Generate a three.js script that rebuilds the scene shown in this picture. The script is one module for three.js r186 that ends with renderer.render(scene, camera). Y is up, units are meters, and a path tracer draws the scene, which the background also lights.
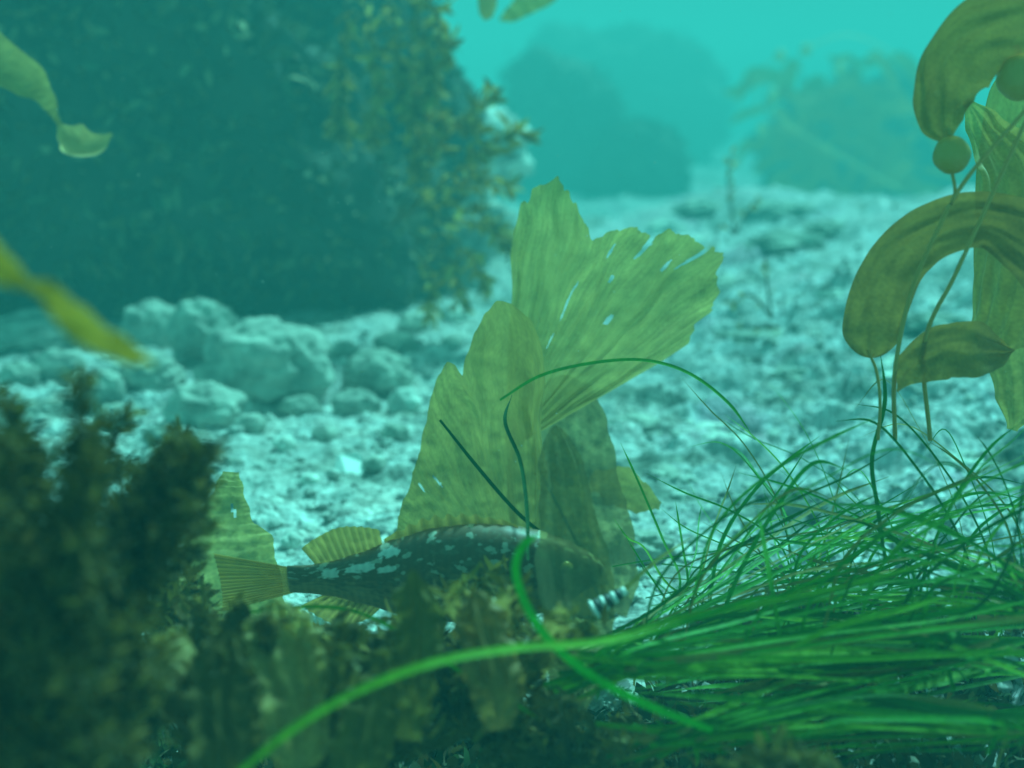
import * as THREE from 'three';
import { ImprovedNoise } from 'three/addons/math/ImprovedNoise.js';
import { mergeGeometries, mergeVertices } from 'three/addons/utils/BufferGeometryUtils.js';

// ---------------------------------------------------------------- camera, light, water
const W = 1024, H = 768;
const scene = new THREE.Scene();
const camera = new THREE.PerspectiveCamera(35.5, W / H, 0.05, 200);
const PITCH = 13.0 * Math.PI / 180, EYE = new THREE.Vector3(0, 0.62, 0);
camera.position.copy(EYE);
camera.rotation.set(-PITCH, 0, 0);
camera.focus = 1.25;
camera.userData.fStop = 2.8;
camera.updateMatrixWorld(true);

const renderer = new THREE.WebGLRenderer({ antialias: true });
renderer.setSize(W, H);
renderer.toneMapping = THREE.LinearToneMapping;
renderer.toneMappingExposure = 1.62;
renderer.shadowMap.enabled = true;

// daylight that has come down through several metres of green-blue water
{
  const w = 64, h = 32, d = new Float32Array(w * h * 4);
  for (let j = 0; j < h; j++) {
    const s = Math.sin(((j + 0.5) / h - 0.5) * Math.PI);
    const k = s > 0 ? 0.12 + 0.25 * Math.pow(s, 1.3) : 0.09;
    for (let i = 0; i < w; i++) d.set([0.20 * k, 0.97 * k, 0.88 * k, 1], (j * w + i) * 4);
  }
  const t = new THREE.DataTexture(d, w, h, THREE.RGBAFormat, THREE.FloatType);
  t.mapping = THREE.EquirectangularReflectionMapping;
  t.magFilter = THREE.LinearFilter; t.needsUpdate = true;
  scene.background = t; scene.environment = t;
}
const sun = new THREE.DirectionalLight(new THREE.Color().setRGB(0.26, 1.0, 0.90), 4.9);
sun.position.set(2.4, 5.6, -5.8); sun.target.position.set(0, 0, -2.4);
sun.shadow.radius = 16; sun.castShadow = true;
sun.shadow.mapSize.set(2048, 2048);
Object.assign(sun.shadow.camera, { left: -6, right: 6, top: 6, bottom: -6, near: 0.5, far: 20 });
scene.add(sun, sun.target);
scene.fog = new THREE.FogExp2(new THREE.Color().setRGB(0.21, 1.0, 0.97), 0.09);

// ---------------------------------------------------------------- helpers
let seed = 7;
const rnd = () => { seed = (seed + 0x6D2B79F5) | 0; let t = Math.imul(seed ^ (seed >>> 15), 1 | seed); t = (t + Math.imul(t ^ (t >>> 7), 61 | t)) ^ t; return ((t ^ (t >>> 14)) >>> 0) / 4294967296; };
const R = (a, b) => a + (b - a) * rnd();
const PN = new ImprovedNoise();
const noise = (x, y, z = 0) => PN.noise(x, y, z);
const fbm = (x, y, z, o = 4, l = 2.1, g = 0.5) => { let s = 0, a = 1; for (let i = 0; i < o; i++) { s += a * noise(x, y, z + i * 7.3); x *= l; y *= l; z *= l; a *= g; } return s; };
const clamp = (x, a = 0, b = 1) => Math.min(b, Math.max(a, x));
const smooth = (a, b, x) => { const t = clamp((x - a) / (b - a)); return t * t * (3 - 2 * t); };
const V = (x, y, z) => new THREE.Vector3(x, y, z);
const FPX = (H / 2) / Math.tan(camera.fov * Math.PI / 360);
const AX = V(1, 0, 0), AY = V(0, Math.cos(PITCH), -Math.sin(PITCH)), AZ = V(0, -Math.sin(PITCH), -Math.cos(PITCH));
// a point of the place seen at a pixel of the photograph, d metres in front of the lens
const at = (px, py, d) => EYE.clone().addScaledVector(AZ, d).addScaledVector(AX, (px - W / 2) / FPX * d).addScaledVector(AY, (H / 2 - py) / FPX * d);

const used = {};
const numbered = n => { const k = used[n] = (used[n] ?? -1) + 1; return k ? `${n}_${String(k).padStart(3, '0')}` : n; };
function tag(o, label, category, group, kind) {
  if (label) o.userData.label = label;
  if (category) o.userData.category = category;
  if (group) o.userData.group = group;
  if (kind) o.userData.kind = kind;
  return o;
}
function thing(name, label, category, base, group) {
  const g = new THREE.Group(); g.name = numbered(name); g.position.copy(base); scene.add(g);
  return tag(g, label, category, group);
}
function mesh(name, geo, mat) { const m = new THREE.Mesh(geo, mat); m.name = name; m.castShadow = m.receiveShadow = true; return m; }
// geometry is given in the place's own metres; it is moved to the axes of its thing
function part(t, name, geo, mat, kind) {
  geo.translate(-t.position.x, -t.position.y, -t.position.z);
  const m = mesh(name, geo, mat); if (kind) m.userData.kind = kind;
  t.add(m); return m;
}

// tileable noise texture
function noiseTex(n, fn, srgb = false) {
  const d = new Uint8Array(n * n * 4);
  for (let j = 0; j < n; j++) for (let i = 0; i < n; i++) {
    const c = fn(i / n, j / n), k = (j * n + i) * 4;
    d[k] = clamp(c[0]) * 255; d[k + 1] = clamp(c[1]) * 255; d[k + 2] = clamp(c[2]) * 255; d[k + 3] = 255;
  }
  const t = new THREE.DataTexture(d, n, n); t.wrapS = t.wrapT = THREE.RepeatWrapping;
  t.magFilter = THREE.LinearFilter; t.minFilter = THREE.LinearMipmapLinearFilter; t.generateMipmaps = true;
  if (srgb) t.colorSpace = THREE.SRGBColorSpace;
  t.needsUpdate = true; return t;
}
// noise that wraps, taken on a torus-like blend
const wrapN = (u, v, f, z, fy = f) => {
  const a = noise(u * f, v * fy, z), b = noise((u - 1) * f, v * fy, z), c = noise(u * f, (v - 1) * fy, z), d = noise((u - 1) * f, (v - 1) * fy, z);
  const x = smooth(0, 1, u), y = smooth(0, 1, v);
  return (a * (1 - x) + b * x) * (1 - y) + (c * (1 - x) + d * x) * y;
};
const sandMap = noiseTex(512, (u, v) => {
  const g = 0.78 + 0.30 * wrapN(u, v, 24, 1) + 0.34 * wrapN(u, v, 70, 2) + 0.24 * wrapN(u, v, 150, 3);
  const p = 0.06 * wrapN(u, v, 9, 5);
  return [g + p, g, g - p * 0.5];
}, true);
const sandBump = noiseTex(512, (u, v) => { const g = 0.5 + 0.3 * wrapN(u, v, 20, 11) + 0.35 * wrapN(u, v, 60, 12) + 0.25 * wrapN(u, v, 140, 13); return [g, g, g]; });
const bladeMap = noiseTex(256, (u, v) => {
  const g = 0.86 + 0.10 * wrapN(u, v, 40, 31, 8) + 0.08 * wrapN(u, v, 14, 32, 10) + 0.10 * wrapN(u, v, 70, 33, 70);
  return [g, g, g * 0.95];
}, true);
const bladeBump = noiseTex(256, (u, v) => { const g = 0.5 + 0.3 * wrapN(u, v, 30, 41, 7) + 0.25 * wrapN(u, v, 16, 42, 24) + 0.1 * wrapN(u, v, 80, 43, 60); return [g, g, g]; });

const rgb = (r, g, b) => new THREE.Color().setRGB(r, g, b);
const std = (c, rough = 0.95, o = {}) => new THREE.MeshStandardMaterial({ color: c, roughness: rough, metalness: 0, side: THREE.DoubleSide, ...o });
const leafMat = (c, through = 0.45, rough = 0.85, o = {}) => new THREE.MeshPhysicalMaterial({ color: c, roughness: rough, transmission: through, thickness: 0, side: THREE.DoubleSide, specularIntensity: 0.4, map: bladeMap, bumpMap: bladeBump, bumpScale: 0.0015, ...o });
const M = {
  sand: std(rgb(1, 1, 1), 1, { vertexColors: true, map: sandMap, bumpMap: sandBump, bumpScale: 0.015 }),
  stone: std(rgb(0.42, 0.42, 0.38), 0.95, { vertexColors: true }),
  stoneDull: std(rgb(0.34, 0.35, 0.31), 0.95, { vertexColors: true }),
  stonePale: std(rgb(0.74, 0.74, 0.70), 0.95, { vertexColors: true }),
  reef: std(rgb(0.06, 0.065, 0.05), 1, { vertexColors: true }),
  farRock: std(rgb(0.12, 0.13, 0.10), 1, { vertexColors: true }),
  gravel: std(rgb(1, 1, 1), 1),
  turf: std(rgb(1, 1, 1), 0.95, { vertexColors: true }),
  kelp: leafMat(rgb(0.95, 0.70, 0.25), 0.7, 0.66),
  kelpOld: leafMat(rgb(0.88, 0.60, 0.19), 0.66, 0.68),
  kelpDark: leafMat(rgb(0.56, 0.30, 0.075), 0.6, 0.68),
  kelpMurky: leafMat(rgb(0.52, 0.37, 0.13), 0.7, 0.62),
  kelpThin: leafMat(rgb(0.66, 0.52, 0.26), 0.8, 0.5),
  kelpBright: leafMat(rgb(0.80, 0.42, 0.05), 0.5),
  kelpPale: leafMat(rgb(0.85, 0.55, 0.22), 0.45),
  brown: leafMat(rgb(0.27, 0.19, 0.036), 0.5),
  brownDark: leafMat(rgb(0.18, 0.11, 0.018), 0.38),
  stipe: std(rgb(0.52, 0.26, 0.06), 0.6),
  palePlant: std(rgb(0.72, 0.60, 0.26), 0.6),
  bulb: std(rgb(0.46, 0.28, 0.06), 0.5, { bumpMap: bladeBump, bumpScale: 0.0008 }),
  grass: [rgb(0.07, 0.40, 0.012), rgb(0.14, 0.50, 0.016), rgb(0.045, 0.24, 0.012), rgb(0.30, 0.62, 0.02), rgb(0.42, 0.34, 0.07)].map(c => leafMat(c, 0.42, 0.65)),
  grassHero: leafMat(rgb(0.08, 0.72, 0.03), 0.35, 0.5),
  grassDark: leafMat(rgb(0.02, 0.12, 0.014), 0.35, 0.7),
};

// a smooth curve through points {p, w}; returns samples
function curveOf(pts, n, ease = u => u) {
  const c = new THREE.CatmullRomCurve3(pts.map(q => q.p), false, 'centripetal'), out = [];
  for (let i = 0; i <= n; i++) {
    const t = ease(i / n), k = t * (pts.length - 1), a = Math.min(pts.length - 2, Math.floor(k)), f = k - a;
    const s = f * f * (3 - 2 * f);
    out.push({ t, p: c.getPoint(t), T: c.getTangent(t), w: pts[a].w + (pts[a + 1].w - pts[a].w) * s, w2: (pts[a].w2 ?? pts[a].w) + ((pts[a + 1].w2 ?? pts[a + 1].w) - (pts[a].w2 ?? pts[a].w)) * s });
  }
  return out;
}
// thin sheet of seaweed: midline + half widths; cupped, corrugated and ruffled in depth, ragged at the rim
function sheet(pts, o = {}) {
  const { nl = 40, nw = 10, face = V(0.15, 0.25, 1), ripple = 0, rippleN = 14, cup = 0, ruffle = 0, ruffleN = 7, jag = 0, jagN = 9, holes = [], twist = 0, z = R(0, 50), fold = 0, wrinkle = 0, wrinkleN = 5, round = 0, roundStart = 0 } = o;
  const S = curveOf(pts, nl, round && roundStart ? u => (1 - Math.cos(u * Math.PI)) / 2 : round ? u => 1 - (1 - u) ** 1.7 : roundStart ? u => u ** 1.7 : undefined), pos = [], uv = [], idx = [], wmax = Math.max(...S.map(q => Math.max(q.w, q.w2)), 1e-6);
  // blunt ends: the width closes along a quarter ellipse, measured in metres along the midline
  const run = [0]; for (let i = 1; i <= nl; i++) run.push(run[i - 1] + S[i].p.distanceTo(S[i - 1].p));
  for (let i = 0; i <= nl; i++) {
    const r = run[i] / run[nl]; let k = 1;
    if (round && r > round) k *= Math.sqrt(Math.max(0, 1 - ((r - round) / (1 - round)) ** 2));
    if (roundStart && r < roundStart) k *= Math.sqrt(Math.max(0, 1 - ((roundStart - r) / roundStart) ** 2));
    S[i].w *= k; S[i].w2 *= k;
  }
  let len = 0;
  for (let i = 0; i <= nl; i++) {
    const { p, T, w, w2, t } = S[i];
    if (i) len += S[i].p.distanceTo(S[i - 1].p);
    const N0 = face.clone().normalize(); N0.addScaledVector(T, -N0.dot(T)).normalize();
    if (twist) N0.applyAxisAngle(T, twist * t);
    const B = V().crossVectors(N0, T).normalize(), N = N0;
    for (let j = 0; j <= nw; j++) {
      const s = j / nw * 2 - 1, hw = (s < 0 ? w : w2);
      const rag = 1 + jag * fbm(t * jagN, Math.sign(s) * 3.1, z, 3) * Math.abs(s);
      const x = s * hw * rag;
      const edge = Math.abs(s);
      const tip = 0.15 + 0.85 * smooth(1, 0.84, t);
      const dz = cup * x * x / wmax + fold * hw * Math.abs(s)
        + tip * ripple * Math.sin(rippleN * t * 6.283 + 2.2 * noise(t * 5, s * 1.6, z)) * (0.4 + 0.6 * edge) * (0.6 + 0.6 * noise(t * 7, s * 3, z + 9))
        + tip * wrinkle * Math.sin(wrinkleN * s * 3.1416 + 3.2 * noise(t * 3.5, s * 1.5, z + 2)) * smooth(0, 0.3, t) * (0.55 + 0.7 * noise(t * 5, s * 4, z + 6))
        + tip * ruffle * edge * edge * Math.sin(ruffleN * t * 6.283 + s * 1.3 + 2.5 * noise(t * 4, s * 2, z + 4));
      const q = p.clone().addScaledVector(B, x).addScaledVector(N, dz);
      pos.push(q.x, q.y, q.z); uv.push(x / 0.25, len / 0.25);
    }
  }
  const row = nw + 1;
  for (let i = 0; i < nl; i++) for (let j = 0; j < nw; j++) {
    const t = (i + 0.5) / nl, s = (j + 0.5) / nw * 2 - 1;
    if (holes.some(([ht, hs, a, b, k = 0]) => { const dt = (t - ht) / a, ds = (s - hs - k * (t - ht)) / b; return dt * dt + ds * ds < 1 + 0.8 * noise(t * 30, s * 9, z); })) continue;
    const a = i * row + j; idx.push(a, a + 1, a + row + 1, a, a + row + 1, a + row);
  }
  const g = new THREE.BufferGeometry();
  g.setAttribute('position', new THREE.Float32BufferAttribute(pos, 3));
  g.setAttribute('uv', new THREE.Float32BufferAttribute(uv, 2));
  g.setIndex(idx); g.computeVertexNormals(); return g;
}
// the same from pixels: rows of [px, py, depth, half width in px, half width of the other side]
const px = rows => rows.map(([x, y, d, w, w2]) => ({ p: at(x, y, d), w: w * d / FPX, w2: (w2 ?? w) * d / FPX }));
// a fan-shaped blade: spreads from its base, pleated along its rays, bowed in depth, frayed at the rim
function fan(bx, by, d, outline, o = {}) {
  const { nt = 150, nr = 54, pleat = 0.003, pleatN = 26, bow = 0.03, lean = 0.06, fray = 0.03, frayN = 26, holes = [], z = R(0, 50) } = o;
  const rim = outline.map(([x, y]) => [Math.atan2(x - bx, by - y), Math.hypot(x - bx, by - y)]), a0 = rim[0][0], a1 = rim[rim.length - 1][0], pos = [], uv = [], idx = [];
  const sgn = Math.sign(a1 - a0);
  const reach = a => { let k = 0; while (k < rim.length - 2 && (rim[k + 1][0] - a) * sgn < 0) k++; const f = clamp((a - rim[k][0]) / (rim[k + 1][0] - rim[k][0])), s = f * 0.5 + f * f * (3 - 2 * f) * 0.5; return rim[k][1] + (rim[k + 1][1] - rim[k][1]) * s; };
  for (let i = 0; i <= nt; i++) {
    const v = i / nt, a = a0 + (a1 - a0) * v, rr = reach(a) * (1 + fray * fbm(v * frayN, 1.7, z, 3));
    for (let j = 0; j <= nr; j++) {
      const u = 0.03 + 0.97 * j / nr, r = u * rr, wob = a + 0.05 * noise(r / 60, v * 6, z) * u;
      const dz = pleat * Math.sin(pleatN * v + 2.6 * noise(u * 3, v * 7, z + 3)) * smooth(0, 0.5, u) * (0.5 + 0.8 * noise(u * 4, v * 9, z + 8)) + bow * Math.sin(v * 3.1) * u * u - lean * u + 0.012 * noise(u * 2.5, v * 3, z + 20) + 0.004 * noise(u * 9, v * 12, z + 30) * u;
      const q = at(bx + Math.sin(wob) * r, by - Math.cos(wob) * r, d - dz);
      pos.push(q.x, q.y, q.z); uv.push(v * 2.2, u * 1.1);
    }
  }
  const row = nr + 1;
  for (let i = 0; i < nt; i++) for (let j = 0; j < nr; j++) {
    const v = (i + 0.5) / nt, u = 0.03 + 0.97 * (j + 0.5) / nr;
    if (holes.some(([hv, hu, a, b, k = 0]) => ((v - hv - k * (u - hu)) / a) ** 2 + ((u - hu) / b) ** 2 < 1 + 0.9 * noise(v * 40, u * 20, z))) continue;
    const a = i * row + j; idx.push(a, a + 1, a + row + 1, a, a + row + 1, a + row);
  }
  const g = new THREE.BufferGeometry();
  g.setAttribute('position', new THREE.Float32BufferAttribute(pos, 3)); g.setAttribute('uv', new THREE.Float32BufferAttribute(uv, 2));
  g.setIndex(idx); g.computeVertexNormals(); return g;
}
function tube(points, r0, r1, n = 24, k = 7) {
  const S = curveOf(points.map(p => ({ p, w: 0 })), n), pos = [], idx = [], uv = [];
  for (let i = 0; i <= n; i++) {
    const { p, T, t } = S[i], r = r0 + (r1 - r0) * t;
    const A = V().crossVectors(T, Math.abs(T.y) > 0.9 ? V(1, 0, 0) : V(0, 1, 0)).normalize(), B = V().crossVectors(T, A);
    for (let j = 0; j <= k; j++) { const a = j / k * 6.2832; const q = p.clone().addScaledVector(A, r * Math.cos(a)).addScaledVector(B, r * Math.sin(a)); pos.push(q.x, q.y, q.z); uv.push(j / k, t * 4); }
  }
  for (let i = 0; i < n; i++) for (let j = 0; j < k; j++) { const a = i * (k + 1) + j; idx.push(a, a + 1, a + k + 2, a, a + k + 2, a + k + 1); }
  const g = new THREE.BufferGeometry();
  g.setAttribute('position', new THREE.Float32BufferAttribute(pos, 3)); g.setAttribute('uv', new THREE.Float32BufferAttribute(uv, 2));
  g.setIndex(idx); g.computeVertexNormals(); return g;
}
// an uneven stone
function rockGeo(rx, ry, rz, detail, z, amp = 0.25, freq = 1.6, oct = 6) {
  let g = new THREE.IcosahedronGeometry(1, detail); g.deleteAttribute('uv'); g.deleteAttribute('normal'); g = mergeVertices(g, 1e-4);
  const p = g.attributes.position, uv = [], col = [], big = Math.max(rx, ry, rz);
  for (let i = 0; i < p.count; i++) {
    const x = p.getX(i), y = p.getY(i), w = p.getZ(i);
    const f = big * 14, c = clamp(0.85 + 0.55 * fbm(x * f + z, y * f, w * f, 4, 2.2, 0.65), 0.25, 1.3);
    col.push(c, c, c * 0.97);
    const k = 1 + amp * fbm(x * freq + z, y * freq, w * freq + z, oct, 2.1, 0.52);
    p.setXYZ(i, x * k * rx, y * k * ry, w * k * rz);
    uv.push((x * rx + w * rz * 0.7) / 0.5, (y * ry + w * rz * 0.7) / 0.5);
  }
  g.setAttribute('uv', new THREE.Float32BufferAttribute(uv, 2)); g.setAttribute('color', new THREE.Float32BufferAttribute(col, 3)); g.computeVertexNormals(); return g;
}
// leaves: small bent lance-shaped faces, collected into one geometry
class Leaves {
  constructor() { this.p = []; this.c = []; this.i = []; }
  add(o, dir, nrm, len, wid, col) {
    const T = dir.clone().normalize(), N = nrm.clone().addScaledVector(T, -nrm.dot(T)).normalize(), B = V().crossVectors(N, T);
    const b = this.p.length / 3, bend = len * 0.18;
    const put = (t, s, h) => { const q = o.clone().addScaledVector(T, t * len).addScaledVector(B, s * wid).addScaledVector(N, h); this.p.push(q.x, q.y, q.z); this.c.push(...col); };
    put(0, 0, 0); put(0.38, -0.5, bend * 0.5); put(0.42, 0.5, bend * 0.6); put(0.78, -0.34, bend * 0.1); put(0.74, 0.36, bend * 0.15); put(1, 0, -bend * 0.6);
    this.i.push(b, b + 2, b + 1, b + 1, b + 2, b + 4, b + 1, b + 4, b + 3, b + 3, b + 4, b + 5);
  }
  build() {
    const g = new THREE.BufferGeometry();
    g.setAttribute('position', new THREE.Float32BufferAttribute(this.p, 3)); g.setAttribute('color', new THREE.Float32BufferAttribute(this.c, 3));
    g.setIndex(this.i); g.computeVertexNormals(); return g;
  }
}
const unit = () => { let v; do v = V(R(-1, 1), R(-1, 1), R(-1, 1)); while (v.lengthSq() > 1 || v.lengthSq() < 0.01); return v.normalize(); };
const vary = (c, k) => { const f = 1 + R(-k, k); return [c[0] * f * (1 + R(-0.15, 0.15)), c[1] * f, c[2] * f]; };

// ---------------------------------------------------------------- seabed
function ground(x, z) {
  let h = 0.05 * fbm(x * 0.9, z * 0.9, 3.3, 3);
  h += 0.17 * smooth(0.2, 1.5, x) * smooth(-1.6, -3.4, z) * (1 - 0.5 * smooth(-5, -9, z));     // the pale rough bank on the right
  h += 0.03 * smooth(-2.2, -4.5, z);
  h += smooth(-3.6, -6, z) * 0.15 * fbm(x * 0.8 + 4, z * 0.55, 12, 3);
  h -= 0.42 * smooth(-5.2, -10.5, z);
  return h;
}
function rough(x, z) {
  const bank = smooth(0.05, 0.5, x + 0.12 * noise(x * 2, z * 2, 8)) * (1 - smooth(-5.5, -8, z));
  const rid = 1 - Math.abs(noise(x * 5, z * 7, 2.2)) * 2;
  return bank * (0.032 * rid + 0.034 * fbm(x * 8, z * 11, 5, 5, 2.2, 0.6)) + (1 - bank) * 0.020 * fbm(x * 9, z * 9, 5, 5, 2.2, 0.55) + 0.006 * fbm(x * 34, z * 34, 1, 2);
}
const floorAt = (x, z) => ground(x, z) + rough(x, z);
{
  const n = 480, pos = [], col = [], uv = [], idx = [];
  for (let j = 0; j <= n; j++) for (let i = 0; i <= n; i++) {
    const u = i / n * 2 - 1, v = j / n * 2 - 1;
    const x = 1.5 * u + 3 * u ** 3 + 40 * u ** 7, z = -2.3 + 1.6 * v + 3 * v ** 3 + 40 * v ** 7;
    pos.push(x, floorAt(x, z), z); uv.push(x / 0.8 + 0.05 * noise(x * 3, z * 3), z / 0.8);
    // bare pale sand, broken by darker patches of algal film and pinkish crust
    const film = smooth(0.05, 0.55, fbm(x * 2.6, z * 4.2, 17, 5) - 0.06), fine = smooth(0.1, 0.5, fbm(x * 14, z * 18, 27, 3));
    const crust = smooth(0.25, 0.6, fbm(x * 3.3 + 9, z * 3.3, 31, 4)) * smooth(0.1, 0.4, x);
    const bk = smooth(0.0, 0.5, x); let c = [0.80, 0.80, 0.76 + 0.05 * bk];
    const mixc = (a, k) => { c = c.map((q, m) => q * (1 - k) + a[m] * k); };
    mixc([0.20, 0.22, 0.17], film * 0.85); mixc([0.18, 0.19, 0.15], fine * 0.5); mixc([0.66, 0.42, 0.55], crust * 0.6);
    col.push(...c);
  }
  for (let j = 0; j < n; j++) for (let i = 0; i < n; i++) { const a = j * (n + 1) + i; idx.push(a, a + n + 1, a + 1, a + 1, a + n + 1, a + n + 2); }
  const g = new THREE.BufferGeometry();
  g.setAttribute('position', new THREE.Float32BufferAttribute(pos, 3)); g.setAttribute('color', new THREE.Float32BufferAttribute(col, 3)); g.setAttribute('uv', new THREE.Float32BufferAttribute(uv, 2));
  g.setIndex(idx); g.computeVertexNormals();
  const m = mesh('seabed', g, M.sand); m.userData = { kind: 'structure' }; scene.add(m);
}
// gravel and shell grit strewn over the sand
{
  const geo = rockGeo(1, 0.55, 0.8, 2, 4.4, 0.8, 1.6), n = 14000;
  const im = new THREE.InstancedMesh(geo, M.gravel, n), m4 = new THREE.Matrix4(), q = new THREE.Quaternion();
  for (let k = 0; k < n; k++) {
    const d = -(1.15 + 5.2 * Math.pow(rnd(), 1.5)), x = R(-0.62, 0.62) * -d, r = 0.0025 + 0.011 * Math.pow(rnd(), 4);
    q.setFromEuler(new THREE.Euler(R(-0.5, 0.5), R(0, 6.3), R(-0.5, 0.5)));
    m4.compose(V(x, floorAt(x, d) + r * 0.1, d), q, V(r, r, r).multiplyScalar(R(0.8, 1.3)));
    im.setMatrixAt(k, m4);
    const w = rnd(), g = w < 0.12 ? R(0.6, 0.75) : w < 0.5 ? R(0.14, 0.3) : R(0.35, 0.55);
    im.setColorAt(k, rgb(g, g * 0.99, g * 0.92));
  }
  im.name = 'gravel'; im.castShadow = im.receiveShadow = true;
  tag(im, 'loose pale gravel and shell grit strewn over the sandy seabed', 'gravel', null, 'stuff'); scene.add(im);
}

// ---------------------------------------------------------------- stones
// where the line of sight through a pixel meets the seabed
function onFloor(x, y) {
  let d = 0.8; for (; d < 14; d += 0.02) { const p = at(x, y, d); if (p.y <= ground(p.x, p.z)) break; }
  const p = at(x, y, d); p.y = ground(p.x, p.z); p.d = d; return p;
}
function stone(name, x, y, wpx, hpx, mat, label, group, amp = 0.22, detail = 20) {
  const b = onFloor(x, y), rx = wpx / 2 * b.d / FPX, ry = hpx * 0.62 * b.d / FPX;
  const g = rockGeo(rx, ry, rx * R(0.8, 1.05), detail, R(0, 40), amp, 1.5);
  const m = mesh(numbered(name), g, mat); m.position.set(b.x, b.y + ry * 0.45, b.z); m.rotation.y = R(-0.5, 0.5);
  tag(m, label, 'rock', group); scene.add(m); return m;
}
stone('boulder', 266, 392, 130, 80, M.stone, 'broad rounded grey boulder, biggest of the heap below the dark reef', 'boulders below the reef');
stone('boulder', 205, 355, 72, 62, M.stone, 'upright rounded boulder wedged behind the broad grey boulder', 'boulders below the reef');
stone('boulder', 152, 345, 60, 50, M.stone, 'grey boulder leaning beside the upright boulder under the reef', 'boulders below the reef');
stone('boulder', 378, 388, 70, 42, M.stone, 'low grey boulder on the sand under the edge of the dark reef', 'boulders below the reef');
stone('boulder', 205, 420, 75, 42, M.stone, 'low boulder in front of the broad grey boulder', 'boulders below the reef');
stone('boulder', 102, 400, 46, 34, M.stone, 'small rounded boulder beside the dark feathery seaweed', 'boulders below the reef');
stone('boulder', 150, 385, 70, 36, M.stone, 'flat grey boulder between the small round boulder and the broad one', 'boulders below the reef');
stone('boulder', 95, 318, 70, 32, M.stone, 'small grey boulder at the foot of the dark reef', 'boulders below the reef');
stone('boulder', 40, 345, 110, 36, M.stone, 'long flat grey boulder below the drifting yellow kelp strip', 'boulders below the reef');
const shade = ['dull dark', 'mid grey', 'pale'], stones = [M.stoneDull, M.stone, M.stonePale];
for (const [where, list] of [
  ['lying on the gravel beside the low boulder and the large kelp', [[405, 412, 34, 26, 2], [355, 415, 46, 28, 1], [395, 440, 30, 18, 0], [375, 470, 24, 13, 1]]],
  ['lying just in front of the broad grey boulder', [[300, 412, 40, 18, 0], [250, 432, 34, 18, 1], [325, 440, 26, 14, 1], [285, 450, 22, 13, 2]]],
  ['lying beside the dark feathery seaweed and the boulders', [[120, 425, 40, 24, 1], [160, 440, 30, 18, 0], [60, 375, 50, 26, 1], [20, 385, 40, 24, 0]]],
  ['lying on open gravel near the white shell fragment', [[235, 470, 20, 12, 1], [310, 485, 20, 12, 2]]],
  ['lying right above the root of the fish tail', [[292, 552, 22, 17, 2]]],
  ['lying under the weed fringe at the corner of the reef', [[415, 330, 34, 18, 1], [455, 320, 30, 16, 2], [475, 290, 36, 18, 1], [395, 350, 40, 20, 0], [452, 350, 24, 14, 1], [345, 360, 30, 18, 1]]],
]) for (const [x, y, w, h, k] of list) stone('cobble', x, y, w, h, stones[k], `${shade[k]} rounded cobble ${where}`, 'cobbles on the gravel', 0.24, 10);
for (const [where, list] of [
  ['on the crest of the pale bank before the far kelp', [[790, 250, 80, 22, 0], [830, 235, 50, 18, 1], [780, 215, 60, 16, 1], [700, 215, 50, 16, 1]]],
  ['in the bank beside the tattered tip of the central kelp', [[720, 290, 60, 18, 1], [690, 250, 50, 18, 2], [665, 235, 40, 16, 2]]],
  ['in the bank between the central kelp and the right kelp', [[760, 345, 70, 18, 0], [835, 300, 40, 14, 2], [800, 380, 60, 16, 1]]],
  ['in the bank under the large kelp with floats', [[905, 380, 60, 22, 2], [940, 330, 60, 20, 1], [905, 440, 50, 20, 2], [960, 470, 50, 20, 2]]],
  ['in the bank below the arching green grass blade', [[640, 430, 50, 16, 1], [720, 440, 60, 18, 2], [665, 480, 40, 16, 1], [590, 470, 34, 12, 1]]],
]) for (const [x, y, w, h, k] of list) stone('embedded_rock', x, y, w, h * 0.8, stones[k], `${shade[k]} rough rock ${where}`, 'rocks sunk in the pale bank', 0.5, 14);

// white shell chip on the gravel
{
  const b = onFloor(352, 474), s = new THREE.Shape();
  [[-16, -9], [-12, 10], [6, 13], [17, 4], [10, -12], [-4, -13]].forEach(([x, y], i) => s[i ? 'lineTo' : 'moveTo'](x * b.d / FPX, y * b.d / FPX));
  const g = new THREE.ExtrudeGeometry(s, { depth: 0.003, bevelSize: 0.003, bevelThickness: 0.002, bevelSegments: 2, curveSegments: 4 });
  const p = g.attributes.position; for (let i = 0; i < p.count; i++) p.setZ(i, p.getZ(i) - 22 * (p.getX(i) ** 2 + p.getY(i) ** 2)); g.computeVertexNormals();
  const m = mesh('shell_fragment', g, std(rgb(0.85, 0.85, 0.82), 0.6)); m.position.set(b.x, floorAt(b.x, b.z) + 0.022, b.z); m.rotation.set(-0.9, 0.2, 0);
  tag(m, 'white angular shell fragment lying on gravel above the fish', 'shell'); scene.add(m);
}

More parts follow.
